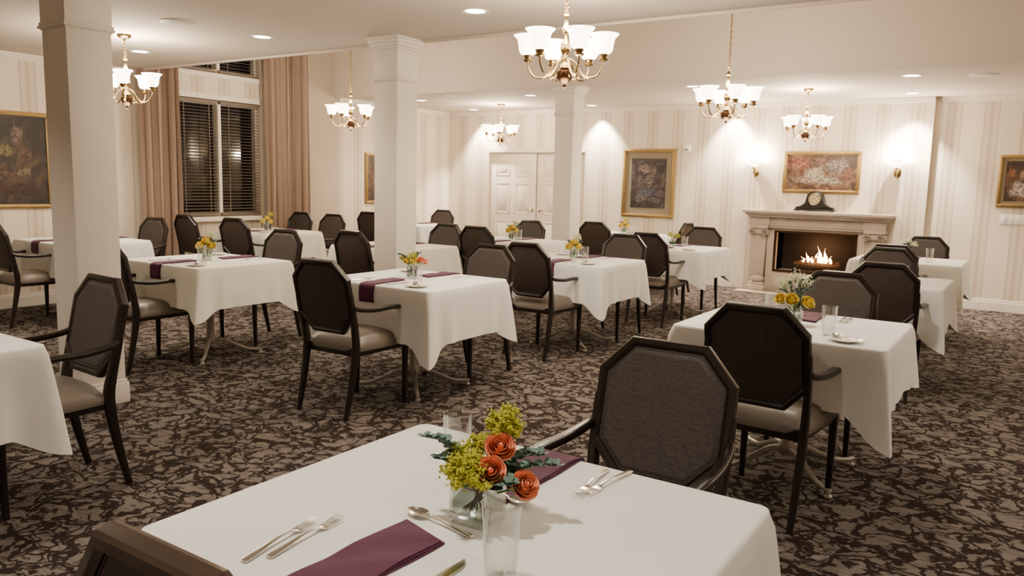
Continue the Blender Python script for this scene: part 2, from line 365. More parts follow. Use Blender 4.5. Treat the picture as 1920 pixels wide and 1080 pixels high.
def door(name,x0,x1,hx,dy=0):
    mb=MB().add(b2(x0+.004,x1-.004,YB+.03+dy,YB+.07+dy,.01,DOOR[3]-.006,.003))
    w=x1-x0
    for cx in (x0+w*.29,x0+w*.71):
        for z0,z1 in ((.18,.78),(.90,1.42),(1.54,1.78)):
            pw=w*.15
            for t in ((cx-pw,cx+pw,z1-.02,z1),(cx-pw,cx+pw,z0,z0+.02),(cx-pw,cx-pw+.02,z0,z1),(cx+pw-.02,cx+pw,z0,z1)):
                mb.add(b2(t[0],t[1],YB+.026+dy,YB+.032+dy,t[2],t[3],.003))
            mb.add(b2(cx-pw+.05,cx+pw-.05,YB+.028+dy,YB+.032+dy,z0+.05,z1-.05,.002))
    d=struct(name,mb,'doorp',smooth=30,label='cream six-panel interior door')
    h=MB().add(glathe([(.024,0),(.024,.008),(.010,.012),(.008,.04)],16),0,T(hx,YB+.03+dy,.98)@Rx(pi/2))
    sg=1 if hx<mid else -1
    h.add(gsweep([(hx+.01*sg,YB-.01+dy,.98,.014,.014),(hx-.05*sg,YB-.012+dy,.985,.014,.010),(hx-.10*sg,YB-.01+dy,.98,.012,.008)],side=(0,0,1)))
    obj('handle',h,'brass',parent=d,label='brass lever handle')
door('door_1',DOOR[0],mid,mid-.06); door('door_2',mid,DOOR[1],mid+.06,.03)
for k,(y0,y1,z0,z1) in enumerate(WIN):
    mb=MB(); x=XL-.10; f=.05
    for g in (b2(x-.03,x+.03,y0,y0+f,z0,z1),b2(x-.03,x+.03,y1-f,y1,z0,z1),b2(x-.03,x+.03,y0+f,y1-f,z0,z0+f),b2(x-.03,x+.03,y0+f,y1-f,z1-f,z1),b2(x-.03,x+.09,(y0+y1)/2-.022,(y0+y1)/2+.022,z0+f,z1-f)): mb.add(g)
    mb.add(b2(x-.035,x-.02,y0+.01,y1-.01,z0+.01,z1-.01),1)
    struct('window_%d'%(k+1),mb,['trim','night'])
    for q in (0,1):
        s0=y0+.02+q*(y1-y0)/2+(.005 if q else 0); s1=s0+(y1-y0)/2-.05
        bl=MB(); z=z0+.06
        while z<z1-.05:
            bl.add(b2(-.022,.022,s0,s1,-.0012,.0012),0,T(XL-.035,0,z)@Ry(.25)); z+=.040
        bl.add(b2(XL-.06,XL-.012,s0,s1,z1-.045,z1-.005,.004)); bl.add(b2(XL-.055,XL-.015,s0,s1,z0+.01,z0+.035,.004))
        for yy in (s0+.12,s1-.12): bl.add(b2(XL-.013,XL-.011,yy-.004,yy+.004,z0+.03,z1-.03))
        obj('window_blind',bl,'slat',smooth=0,label='brown horizontal slatted blind, half open, at dark window',cat='blind',group='window blinds')
mb=MB()
for a in ((W0-.08,W0),(W1,W1+.08)): mb.add(b2(XL,XL+.02,a[0],a[1],.86,3.76,.003))
for z in ((.86,.90),(2.385,2.45),(2.66,2.72),(3.7,3.76)): mb.add(b2(XL,XL+.02,W0,W1,z[0],z[1],.003))
mb.add(b2(XL,XL+.06,W0-.1,W1+.1,.84,.87,.005))
struct('trim_8',mb,'trim',label='white window casing and sill')
def curtain(y0,y1,folds,lab):
    n=folds*14; V=[];F=[]; zs=[.03,.6,1.2,1.8,2.4,3.0,3.78]
    for j,z in enumerate(zs):
        for i in range(n+1):
            t=i/n; amp=.045*(1+.25*math.sin(7*t+j*.4))*(1 if j<6 else .6)
            sn=math.sin(2*pi*folds*t+.25*math.sin(j)+.8*math.sin(9*t))
            V.append(Vector((XL+.12+amp*math.copysign(abs(sn)**.9,sn)+.015*math.sin(2*pi*folds*.37*t+1),y0+(y1-y0)*t+.012*math.sin(4*pi*folds*t),z)))
    for j in range(len(zs)-1):
        for i in range(n):
            F.append([j*(n+1)+i,j*(n+1)+i+1,(j+1)*(n+1)+i+1,(j+1)*(n+1)+i])
    obj('curtain',(V,F),'curtain',smooth=60,label=lab,cat='curtain',group='window curtains')
curtain(5.34,5.87,5,'full-length pleated taupe curtain beside tall window'); curtain(7.14,7.92,7,'wide full-length pleated taupe curtain beside tall window')
def column(x,y,w=.135):
    e=MB()
    e.add(b2(-w,w,-w,w,0,H-.10,.006))
    for d,z0,z1 in ((.016,0,.13),(.008,.13,.15)): e.add(b2(-w-d,w+d,-w-d,w+d,z0,z1,.004))
    for d,z0,z1 in ((.006,2.26,2.27),(.018,2.27,2.285),(.012,2.285,2.305),(.005,2.305,H-.10),(.018,H-.10,H-.08),(.030,H-.08,H-.05),(.042,H-.05,H-.02),(.050,H-.02,H)):
        e.add(b2(-w-d,w+d,-w-d,w+d,z0,z1,.004))
    obj('column',e,'colp',loc=(x,y,0),smooth=30,kind='structure',label='square cream-painted column with moulded capital')
column(-4.86,2.59,.135); column(-4.72,5.24,.130); column(-4.98,8.72,.128)
# ------------------------------------------------------------------ downlights etc.
WARM=(1,.865,.71)
dlt=empty('recessed_downlight',(-3.44,4.64,H),0,'lit round recessed ceiling downlight with white trim','ceiling light','ceiling downlights')
obj('trim_ring',glathe([(.072,-.002),(.095,-.006),(.098,0),(.072,0)],28,closed=True),'white',dlt)
obj('lens',glathe([(.071,-.001),(.071,-.0005)],28),'lens',dlt)
DL=[(-3.44,4.64),(-5.72,4.64),(-7.55,4.64),(-1.2,4.64),(1.2,4.64),(-7.96,9.4),(-6.0,9.4),(-3.6,9.25),(-1.23,9.2),(1.2,9.3),  # front row's last two are out of view, added for ambient light
    (-8.1,10.93),(-5.85,10.93),(-3.72,10.93),(-1.42,10.85)]
DL_fill=[(-7.55,1.0),(-5.7,1.0),(-3.4,.9),(-1.2,1.0),(1.2,1.0),(3.4,4.6),(3.4,1.0),(-1.2,-1.4),(1.5,-1.4),(-3.6,-1.4),(.9,10.4)]  # unseen spots without fixtures, added to raise ambient and alcove light
for i,(x,y) in enumerate(DL[1:]): dup(dlt,(x,y,H))
def spot(x,y,e,ang=130,z=H-.03,bl=.8,r=.06):
    l=bpy.data.lights.new('downlight','SPOT'); l.energy=e; l.color=WARM; l.spot_size=math.radians(ang); l.spot_blend=bl; l.shadow_soft_size=r
    o=bpy.data.objects.new('downlight_or_fill',l); COL.objects.link(o); o.location=(x,y,z)
for x,y in DL:
    if y>10.5: spot(x,y+.20,560,86,bl=.65,r=.03)
    else: spot(x,y,106)
for x,y in DL_fill: spot(x,y,120)
def point(x,y,z,e,r=.1,c=(1,.815,.60)):
    l=bpy.data.lights.new('lamp','POINT'); l.energy=e; l.color=c; l.shadow_soft_size=r
    o=bpy.data.objects.new('lamp_or_fill',l); COL.objects.link(o); o.location=(x,y,z)
point(2.3,9.98,2.2,75,.16); point(2.3,4.13,2.2,70,.16)  # bare lights added out of view, no fixture, to brighten the alcove side
sp=glathe([(.13,0),(.13,-.008),(.115,-.014),(.02,-.010),(.001,-.010)],32,cap=False)
s0=obj('ceiling_speaker',sp,'white',loc=(-5.79,3.88,H),label='round white ceiling speaker grille',cat='speaker')
dup(s0,(-.6,9.4,H)); dup(s0,(-7.1,9.0,H),scale=.8)
# ------------------------------------------------------------------ chandeliers
def chandelier(x,y,top,arms,rz,lab):
    z0=2.0; Hh=top-z0
    e=empty('chandelier',(x,y,z0),rz,lab,'chandelier','brass dining room chandeliers')
    b=MB()
    b.add(glathe([(.002,0),(.010,.004),(.012,.012),(.006,.02),(.012,.026),(.02,.03),(.046,.055),(.052,.075),(.044,.10),(.025,.108)],24),1)
    b.add(glathe([(.025,.108),(.034,.115),(.030,.13),(.012,.15),(.012,.19),(.022,.20),(.034,.225),(.030,.25),(.014,.27),(.010,.31),(.020,.325),(.024,.34),(.014,.355),(.009,.38),(.009,.41),(.018,.42),(.016,.435),(.006,.45),(.005,.46)],20),0)
    b.add(gtorus(.014,.003,(0,0,.472),(1,0,0),(0,0,1),14,6))
    obj('body',b,['brass','bronze'],e)
    ch=MB(); z=.495; i=0
    while z<Hh-.05:
        nx=(1,0,0) if i%2 else (0,1,0)
        ch.add(gtorus(.010,.0026,(0,0,z),nx,(0,0,1),10,5,sx=.7,sy=1.5)); z+=.026; i+=1
    ch.add(gsweep([(.006,.006,.47,.005,.005),(-.004,.003,Hh/2+.2,.005,.005),(.002,0,Hh-.02,.005,.005)],k=3,n=5))
    obj('chain',ch,'brass',e)
    obj('canopy',glathe([(.008,-.05),(.012,-.035),(.045,-.028),(.06,-.010),(.062,0)],24),'brass',e,loc=(0,0,Hh))
    for k in range(arms):
        a=2*pi*k/arms
        g=gsweep([(.02,0,.17,.011,.011),(.06,0,.145,.011,.011),(.085,0,.10,.011,.011),(.13,0,.062,.011,.011),(.185,0,.068,.011,.011),(.218,0,.115,.010,.010),(.225,0,.165,.010,.010)],side=(0,1,0),n=8,k=5)
        A=MB().add(g); A.add(gsweep([(.085,0,.10,.007,.007),(.07,0,.07,.007,.007),(.09,0,.055,.007,.007),(.10,0,.075,.007,.007)],side=(0,1,0),n=6,k=4))
        A.add(glathe([(.006,.150),(.028,.158),(.030,.165),(.018,.172),(.026,.185),(.028,.198)],16),0,T(.225,0,0))
        obj('arm',A,'brass',e,rot=(0,0,a))
        s=glathe([(.024,.19),(.043,.20),(.054,.222),(.057,.255),(.064,.282),(.086,.305),(.083,.306),(.060,.283),(.053,.255),(.050,.224),(.040,.205),(.022,.195)],24,closed=True)
        MBs=MB().add(s,0,T(.225,0,0)); MBs.add(gsph(.022,(.225,0,.245),10,6,1.5))
        obj('shade',MBs,'shade',e,rot=(0,0,a))
    point(x,y,2.40,66,.16)
    point(x,y,1.93,30,.12)
chandelier(-2.4,4.13,H,6,.35,'brass chandelier with six lit upturned frosted glass shades')
chandelier(-2.38,6.95,HT-.08,6,.1,'brass chandelier on a long chain in the raised ceiling')
chandelier(-2.43,9.98,H,5,.5,'brass chandelier hanging before the fireplace')
chandelier(-7.1,10.3,H,5,.2,'brass chandelier near the double doors')
chandelier(-7.03,7.0,HT-.08,5,.0,'brass chandelier on a long chain near the window')
chandelier(-6.77,4.02,H,5,.6,'brass chandelier with lit frosted glass shades near a column')
# ------------------------------------------------------------------ fireplace
FC=-2.5
fp=empty('fireplace',(FC,YB,0),0,'carved stone mantel fireplace with scroll-topped pilasters and lit fire','fireplace')
mb=MB()
mb.add(b2(-.96,.96,-.30,0,1.10,1.145,.008)); mb.add(b2(-.93,.93,-.27,0,1.075,1.10,.006)); mb.add(b2(-.90,.90,-.24,0,1.045,1.075,.008))
obj('mantel_shelf',mb,'stone',fp,smooth=30)
mb=MB(); mb.add(b2(-.86,.86,-.17,0,.90,1.045,.005)); mb.add(b2(-.62,.62,-.18,-.165,.93,1.02,.005))
for s in (-1,1): mb.add(b2(min(s*.60,s*.88),max(s*.60,s*.88),-.20,-.165,.93,1.045,.005))
obj('frieze',mb,'stone',fp,smooth=30)
mb=MB()
for g in (b2(-.64,-.52,-.12,0,0,.90,.004),b2(.52,.64,-.12,0,0,.90,.004),b2(-.52,.52,-.12,0,.86,.90,.004),b2(-.52,.52,-.12,0,0,.30,.004)): mb.add(g)
obj('surround',mb,'stone',fp,smooth=30)
mb=MB()
for g in (b2(-.54,-.515,-.13,-.10,.30,.86),b2(.515,.54,-.13,-.10,.30,.86),b2(-.54,.54,-.13,-.10,.84,.865),b2(-.54,.54,-.13,-.10,.295,.32)): mb.add(g)
obj('firebox_trim',mb,'bronze',fp)
for s in (-1,1):
    p=MB(); x=s*.745
    p.add(b2(x-.12,x+.12,-.20,0,0,.09,.008)); p.add(b2(x-.105,x+.105,-.185,0,.09,.13,.008))
    p.add(glathe([(.060,.13),(.092,.145),(.098,.18),(.085,.21),(.06,.225)],20),0,T(x,-.10,0))
    p.add(gprism([(x-.085,.20),(x+.085,.20),(x+.10,.80),(x-.10,.80)],-.155,0,.006))
    for k in range(5):
        xx=x+(k-2)*.035; p.add(gsweep([(xx,-.157,.24,.02,.012),(xx+(k-2)*.004,-.157,.78,.02,.012)],k=1))
    p.add(b2(x-.13,x+.13,-.20,0,.885,.93,.006))
    pl=obj('pilaster',p,'stone',fp,smooth=30)
    c=MB(); c.add(b2(x-.10,x+.10,-.18,0,.80,.885,.01))
    for q in (-1,1):
        cx=x+q*.095; rows=[]
        for i in range(22):
            a=i/21*4.2*pi; r=.052*(1-i/21*.85); rows.append((cx-q*r*math.sin(a),-.19,.835+r*math.cos(a),.04,.014))
        c.add(gsweep(rows,side=(0,1,0),k=1,n=8)); c.add(glathe([(.045,0),(.045,.17)],18),0,T(cx,-.01,.835)@Rx(pi/2))
    obj('capital',c,'stone',pl)
mb=MB()
for g in (b2(-.54,.54,.36,.38,.28,.88),b2(-.56,-.54,-.02,.38,.28,.88),b2(.54,.56,-.02,.38,.28,.88),b2(-.56,.56,-.02,.38,.86,.88),b2(-.56,.56,-.02,.38,.28,.30)): mb.add(g)
obj('firebox',mb,'soot',fp)
mb=MB()
for i in range(9): x=-.28+i*.07; mb.add(gsweep([(x,.04,.40,.012,.012),(x,.07,.34,.012,.012),(x,.24,.34,.012,.012)],side=(1,0,0),k=3,n=6))
mb.add(gsweep([(-.32,.04,.39,.016,.016),(.32,.04,.39,.016,.016)],k=1,side=(0,1,0)));
for x in (-.3,.3): mb.add(b2(x-.01,x+.01,.03,.05,.30,.41)); mb.add(b2(x-.01,x+.01,.22,.24,.30,.36))
obj('grate',mb,'black',fp)
for (x0,y0,z0,x1,y1,z1,r) in ((-.30,.10,.40,.30,.11,.40,.045),(-.26,.17,.41,.28,.16,.42,.05),(-.2,.08,.46,.12,.18,.48,.036),(.22,.08,.46,-.02,.2,.49,.033)):
    obj('log',gsweep([(x0,y0,z0,r*1.8,r*1.8),((x0+x1)/2,(y0+y1)/2+.01,(z0+z1)/2,r*2,r*2),(x1,y1,z1,r*1.7,r*1.7)],side=(0,0,1),n=10,k=4),'log',fp)
fl=MB()
for x,y,h,w,ph in ((-.18,.06,.07,.05,0),(-.12,.08,.13,.05,1),(-.05,.06,.08,.05,2),(.03,.08,.23,.065,.4),(.12,.07,.20,.065,1.7),(.19,.07,.10,.05,2.5),(-.01,.14,.14,.05,3),(.08,.05,.11,.05,4.2)):
    rows=[]
    for i in range(8):
        t=i/7; rr=w*(math.sin(pi*min(1,t*1.0+.18))**.9)*(1-t)**.5+.002
        rows.append((x+.03*math.sin(ph+4*t)*t,y+.01*math.sin(ph*2+5*t),.44+h*t,rr,rr*.6))
    fl.add(gsweep(rows,k=2,n=8))
obj('flame',fl,'flame',fp,label='orange flames')
point(FC,YB+.10,.62,7,.08,(1,.5,.2))
obj('hearth',b2(-.98,.98,-.45,-.21,0,.018,.005),'stone',fp)
ck=empty('mantel_clock',(FC-.02,YB-.16,1.145),0,'black tambour mantel clock with brass dial standing on the mantel','clock')
ck.scale=(1.12,1.12,1.15)
poly=[(-.215,.028),(-.215,.05)]
for i in range(9):
    t=i/8; poly.append((-.20+.10*t,.055+.055*t*t))
for i in range(15):
    a=pi*.93-(pi*.86)*i/14; poly.append((.098*math.cos(a),.145+.098*math.sin(a)))
for i in range(9):
    t=1-i/8; poly.append((.20-.10*t,.055+.055*t*t))
poly+=[(.215,.05),(.215,.028)]
mb=MB().add(gprism(poly,-.055,.055,.004)); mb.add(b2(-.23,.23,-.07,.07,.010,.028,.004))
for x in (-.2,.2):
    for y in (-.055,.055): mb.add(gsph(.009,(x,y,.009),8,5))
obj('case',mb,'clockw',ck,smooth=30)
d=MB().add(glathe([(.066,0),(.066,.004),(.060,.006)],32),0,T(0,-.054,.145)@Rx(pi/2)); d.add(gtorus(.068,.005,(0,-.058,.145),(1,0,0),(0,0,1),32,8),1)
for i in range(12):
    a=i*pi/6; d.add(b2(-.004,.004,-.002,0,.042,.058),2,T(0,-.061,.145)@Ry(a))
obj('dial',d,['dial','brass','black'],ck)
hd=MB().add(gprism([(-.003,0),(.003,0),(.001,.035),(-.001,.035)],-.066,-.064),0,T(0,0,.145)@Ry(-.9)); hd.add(gprism([(-.002,0),(.002,0),(.001,.052),(-.001,.052)],-.066,-.064),0,T(0,0,.145)@Ry(.6))
obj('hands',hd,'black',ck)
def sconce(x,z):
    e=empty('wall_sconce',(x,YB,z),0,'brass wall sconce with lit frosted glass shade','wall lamp','wall sconces')
    mb=MB().add(glathe([(.045,0),(.042,.008),(.02,.018),(.012,.022)],20),0,T(0,0,-.09)@Rx(pi/2)@Matrix.Diagonal((1,1.6,1,1)))
    mb.add(gsweep([(0,-.01,-.09,.012,.012),(0,-.06,-.12,.012,.012),(0,-.11,-.10,.012,.012),(0,-.115,-.05,.012,.012)],k=5))
    mb.add(glathe([(.006,-.06),(.025,-.05),(.022,-.04),(.028,-.025)],16),0,T(0,-.115,0)); mb.add(gsph(.012,(0,-.07,-.15)))
    mb.add(gsweep([(0,-.06,-.12,.008,.008),(0,-.07,-.15,.008,.008)],k=1))
    obj('bracket',mb,'brass',e)
    s=glathe([(.026,-.03),(.052,-.02),(.058,.01),(.062,.04),(.082,.078),(.079,.079),(.058,.04),(.054,.01),(.048,-.016),(.024,-.026)],20,closed=True)
    obj('shade',MB().add(s,0,T(0,-.115,0)).add(gsph(.018,(0,-.115,.01),8,6,1.5)),'shade',e)
    point(x,YB-.12,z+.12,95,.05)
sconce(-3.39,1.76); sconce(-1.57,1.77)
def picture(c,w,h,axis,canv,lab,fw=.05,mt=0,mcol='matb'):
    rz=0 if axis=='y' else pi/2
    e=empty('framed_painting',c,rz,lab,'painting')
    mb=MB()
    for q,(x0,x1,z0,z1) in enumerate(((-w/2,w/2,h/2-fw,h/2),(-w/2,w/2,-h/2,-h/2+fw),(-w/2,-w/2+fw,-h/2+fw,h/2-fw),(w/2-fw,w/2,-h/2+fw,h/2-fw))):
        mb.add(b2(x0,x1,-.03,0,z0,z1,.006)); 
        ix=fw*.3; mb.add(b2(x0+(ix if q!=3 else 0.3*fw),x1-(ix if q!=2 else .3*fw),-.042,-.028,z0+ix if q<2 else z0-.3*fw,z1-ix if q<2 else z1+.3*fw,.005))
    obj('frame',mb,'gold',e,smooth=30)
    iw=w/2-fw; ih=h/2-fw
    if mt: obj('mat_board',b2(-iw,iw,-.016,-.004,-ih,ih),mcol,e)
    obj('canvas',b2(-iw+mt,iw-mt,-.02,-.010,-ih+mt,ih-mt),canv,e)
picture((-5.02,YB,1.47),.86,1.04,'y','canvB','gilt-framed sepia still life of a bouquet with olive mat',.055,.09)
picture((-2.51,YB,1.67),1.0,.56,'y','canvC','wide gilt-framed garden painting above the mantel',.05)
picture((-.18,YR,1.60),.56,.63,'y','canvD','gilt-framed figure painting on striped wall',.045,.03)
picture((XL,3.72,1.54),1.35,1.0,'x','canvA','large gilt-framed dark floral still life',.045)
picture((XL,9.56,1.44),.8,.8,'x','canvD','gilt-framed picture on side wall behind column',.05)
mb=MB().add(b2(-.16,.16,-.008,0,-.06,.06,.003))
for i in range(4): mb.add(b2(-.125+i*.072,-.09+i*.072,-.014,-.006,-.035,.035,.003))
obj('light_switch_plate',mb,'white',loc=(-.24,YR,1.14),label='white four-gang light switch plate',cat='light switch')
mb=MB().add(b2(-.05,.05,-.03,0,-.05,.05,.006)).add(b2(-.02,.02,-.034,-.028,-.03,-.015,.002),1)
obj('thermostat',mb,['white','black'],loc=(-4.43,YB+.001,2.0),label='small white wall thermostat',cat='thermostat')
# ------------------------------------------------------------------ chair
def chair():
    e=empty('dining_chair',(0,0,0),0,'dark wood armchair with octagonal woven back and taupe seat','chair','dining room armchairs')
    W=.245;Hh=.232;c=.112
    def octa(d): 
        w=W-d;h=Hh-d;k=c-d*.586
        return [(-w+k,-h),(w-k,-h),(w,-h+k),(w,h-k),(w-k,h),(-w+k,h),(-w,h-k),(-w,-h+k)]
    prof=[(0,-.012),(.004,-.020),(.020,-.024),(.030,-.014),(.030,.014),(.020,.022),(.004,.020),(0,.012)]
    V=[];F=[];n=8
    for d,y in prof:
        for x,z in octa(d): V.append(Vector((x,y,z)))
    k=len(prof)
    for j in range(k):
        for i in range(n): F.append([j*n+i,j*n+(i+1)%n,((j+1)%k)*n+(i+1)%n,((j+1)%k)*n+i])
    th=math.radians(12.5)
    bk=obj('backrest',(V,F),'wood',e,loc=(0,-.30,.735),rot=(th,0,0),smooth=25)
    def pad(y0,y1):
        n=8; V=[];F=[]
        lv=[(.026,y0),(.032,y0+(y1-y0)*.6),(.052,y1)]
        for d,y in lv:
            for x,z in octa(d): V.append(Vector((x,y,z)))
        for j in range(2):
            for i in range(n): F.append([j*n+i,j*n+(i+1)%n,(j+1)*n+(i+1)%n,(j+1)*n+i])
        F.append([2*n+i for i in range(n)]); F.append(list(range(n))); return V,F
    def welt(y):
        P=octa(.036); rows=[(x,y,z,.005,.005) for x,z in P]; return gsweep(rows,side=(0,1,0),n=6,k=1,closed=True)
    obj('front_panel',MB().add(pad(0,.020)).add(welt(.014)),'weave',bk,label='woven brown upholstered front panel',smooth=20)
    obj('rear_panel',MB().add(pad(-.001,-.016)).add(welt(-.012)),'weave2',bk,label='woven dark brown rear panel',smooth=20)
    for s in (-1,1):
        obj('leg',gsweep([(s*.215,-.325,0,.026,.028),(s*.218,-.275,.22,.034,.040),(s*.222,-.245,.42,.036,.050),(s*.230,-.262,.55,.034,.044),(s*.240,-.290,.68,.024,.036),(s*.243,-.305,.77,.014,.028)],n=12,e=.5,k=4),'wood',e,smooth=50)
    for s in (-1,1):
        obj('leg',gsweep([(s*.225,.20,0,.026,.026),(s*.225,.205,.2,.033,.033),(s*.225,.205,.46,.042,.042)],n=12,e=.5,k=3),'wood',e,smooth=50)
    for s in (-1,1):
        obj('armrest',gsweep([(s*.228,.205,.44,.036,.040),(s*.238,.20,.53,.034,.034),(s*.252,.185,.60,.038,.032),(s*.263,.13,.645,.044,.030),(s*.268,.02,.657,.048,.028),(s*.264,-.12,.655,.042,.028),(s*.252,-.24,.668,.034,.028),(s*.243,-.285,.685,.026,.026)],n=12,e=.55,k=4),'wood',e,smooth=50)
    r=MB()
    r.add(gprism([(-.235,.375),(.235,.375),(.235,.43),(-.235,.43)],.19,.215,.004)); r.add(gprism([(-.215,.375),(.215,.375),(.215,.43),(-.215,.43)],-.245,-.22,.004))
    for s in (-1,1): r.add(gsweep([(s*.222,.20,.4025,.024,.055),(s*.212,-.23,.4025,.024,.055)],side=(1,0,0),k=1,n=12,e=.4))
    obj('seat_rail',r,'wood',e,smooth=30)
    V=[];F=[];n=13
    for j in range(n):
        for i in range(n):
            u=-1+2*i/(n-1); v=-1+2*j/(n-1)
            uu=u*math.sqrt(1-.09*v*v); vv=v*math.sqrt(1-.09*u*u)
            hw=.25+.012*v; x=uu*hw; y=vv*.245-.008
            ed=(1-abs(u)**6)*(1-abs(v)**6)
            V.append(Vector((x,y,.432+.058*ed**.5+.012*(1-u*u)*(1-v*v))))
    for j in range(n-1):
        for i in range(n-1): F.append([j*n+i,j*n+i+1,(j+1)*n+i+1,(j+1)*n+i])
    ring=[i for i in range(n)]+[j*n+n-1 for j in range(1,n)]+[(n-1)*n+i for i in range(n-2,-1,-1)]+[j*n for j in range(n-2,0,-1)]
    o=len(V)
    for i in ring: p=V[i]; V.append(Vector((p.x*.985,p.y*.985,.405)))
    m=len(ring)
    for i in range(m): F.append([ring[i],ring[(i+1)%m],o+(i+1)%m,o+i])
    F.append([o+i for i in range(m)])
    obj('seat',(V,F),'vinyl',e,smooth=50,label='padded taupe vinyl seat')
    return e
CH=chair(); CH.scale=(.935,1,1)
first=True
def place_chair(x,y_backtop,face,rz=0,label=None):
    global first
    off=.352
    if face=='x-': loc=(x-off,y_backtop,0); r=pi/2
    elif face>0: loc=(x,y_backtop+off,0); r=0
    else: loc=(x,y_backtop-off,0); r=pi
    r+=rz
    if first:
        CH.location=loc; CH.rotation_euler=(0,0,r); first=False; return CH
    return dup(CH,loc,r,label)
CHAIRS=[(-.93,2.33,-1,0),(-.92,.56,1,0),(-.935,3.30,1,-.06),(-.96,4.98,-1,0),(-.86,5.88,1,.03),(-1.05,7.50,-1,0),(-1.1,7.95,1,0),(-1.0,9.75,-1,0),
 (-3.55,3.25,1,.02),(-3.50,5.0,-1,0),(-3.44,5.38,1,-.03),(-3.36,7.09,-1,0),(-3.33,7.5,1,0),(-3.33,9.2,-1,0),
 (-3.66,2.02,-1,-.06),(-5.55,3.06,1,.03),(-5.68,4.85,-1,.05),(-5.27,5.24,1,-.04),(-5.5,6.98,-1,0),(-5.05,6.88,1,0),(-5.42,8.60,-1,0),
 (-4.80,9.14,1,0),(-3.88,10.1,'x-',0),(-7.6,5.68,1,.1),(-8.40,5.64,1,-.05),(-8.36,7.40,-1,0),(-7.74,7.40,-1,0),(-8.1,8.4,1,0),(-8.05,10.1,-1,0),(-8.02,5.05,-1,.05),(-7.93,3.36,1,.0)]
for i,c in enumerate(CHAIRS):
    ch_=place_chair(*c)
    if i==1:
        ch_['label']='dark wood armchair with worn, glare-lightened brown top rail tucked under table'
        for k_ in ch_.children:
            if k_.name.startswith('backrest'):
                k_.data=k_.data.copy(); k_.data.materials[0]=M['wornglare']
# ------------------------------------------------------------------ tables
def table(ha,hb):
    e=empty('dining_table',(0,0,0),0,'pedestal dining table with curved grey metal base under a cloth','table','dining tables')
    obj('tabletop',gbox(2*ha,2*hb,.03,(0,0,.74),.008),'tablewood',e)
    c=MB().add(glathe([(.035,.08),(.042,.09),(.042,.13),(.030,.15),(.028,.62),(.040,.66),(.10,.70),(.10,.7245)],20))
    for a in (0,pi/2): c.add(b2(-.28,.28,-.02,.02,.70,.7245,.004),0,Rz(a))
    obj('pedestal',c,'greymetal',e)
    for k in range(4):
        a=pi/4+k*pi/2
        g=MB().add(gsweep([(.03,0,.115,.028,.036),(.10,0,.115,.026,.030),(.19,0,.078,.025,.026),(.28,0,.042,.024,.022),(.36,0,.034,.024,.020),(.40,0,.040,.022,.016)],side=(0,1,0),n=10,e=.7,k=5))
        g.add(glathe([(.018,0),(.020,.010),(.011,.018),(.009,.034)],14),0,T(.385,0,0))
        obj('foot',g,'greymetal',e,rot=(0,0,a))
    return e
def cloth(ha,hb,drop,seed,pars=None):
    rnd=random.Random(seed); r=.035; pts=[]
    ha+=.008; hb+=.008
    cs=[(ha-r,hb-r,0),(-ha+r,hb-r,pi/2),(-ha+r,-hb+r,pi),(ha-r,-hb+r,1.5*pi)]
    for q,(cx,cy,a0) in enumerate(cs):
        for i in range(11):
            a=a0+pi/2*i/10; pts.append((cx+r*math.cos(a),cy+r*math.sin(a),math.cos(a),math.sin(a)))
        nx=cs[(q+1)%4]; a=a0+pi/2; x0,y0=cx+r*math.cos(a),cy+r*math.sin(a); x1,y1=nx[0]+r*math.cos(a),nx[1]+r*math.sin(a)
        for i in range(1,40):
            t=i/40; t=t-.10*math.sin(2*pi*t); pts.append((x0+(x1-x0)*t,y0+(y1-y0)*t,math.cos(a),math.sin(a)))
    n=len(pts); top=.766
    cor=[(ha,hb),(-ha,hb),(-ha,-hb),(ha,-hb)]
    par=pars or [(rnd.uniform(.055,.085),rnd.uniform(.08,.12),rnd.uniform(-.03,.03)) for _ in cor]
    ph=[rnd.uniform(0,6) for _ in range(6)]
    levels=[('t',-.012,0),('t',-.003,-.003),('t',0,-.012)]+[('d',k/14) for k in range(1,15)]
    V=[];F=[]
    for L_ in levels:
        for (x,y,nx,ny) in pts:
            if L_[0]=='t': V.append(Vector((x+nx*L_[1],y+ny*L_[1],top+L_[2]))); continue
            t=L_[1]; best=min(range(4),key=lambda k:(x-cor[k][0])**2+(y-cor[k][1])**2)
            cx,cy=cor[best]; fl,ex,sk=par[best]
            dx,dy=x-cx,y-cy; d=max(0,math.hypot(dx,dy)-.015)
            w=math.exp(-d/.045); wz=max(0,1-d/.15)**1.15
            cave=math.exp(-((d-.10)/.045)**2); c2=math.exp(-((d-.19)/.035)**2); c3=math.exp(-((d-.28)/.04)**2)
            ux,uy=nx*(1-w)+w*math.copysign(.71,cx),ny*(1-w)+w*math.copysign(.71,cy)
            tx,ty=-ny,nx
            s=(x if abs(ny)>.5 else y)
            crease=.004*t*math.sin(14*s+ph[0])*math.sin(5*s+ph[1])
            off=.006+.010*t+w*fl*t**.8-cave*.012*t+c2*.014*t-c3*.006*t+crease
            z=top-.012-(drop-.012)*t-wz*ex*t
            V.append(Vector((x+ux*off+w*sk*t*tx,y+uy*off+w*sk*t*ty,z)))
    for j in range(len(levels)-1):
        for i in range(n): F.append([j*n+i,j*n+(i+1)%n,(j+1)*n+(i+1)%n,(j+1)*n+i])
    c=len(V); V.append(Vector((0,0,top)))
    for i in range(n): F.append([i,(i+1)%n,c])
    return V,F
HA,HB=.485,.43
TB=[(-.91,1.245),(-3.56,4.15),(-.98,4.10),(-5.5,3.9),(-3.45,6.24),(-3.37,8.36),(-1.0,6.65),(-1.05,8.82),(-4.75,9.98),(-5.1,7.72),(-5.5,6.1),(-7.95,6.5),(-7.95,9.25),(-7.95,4.2),(-3.70,1.10)]
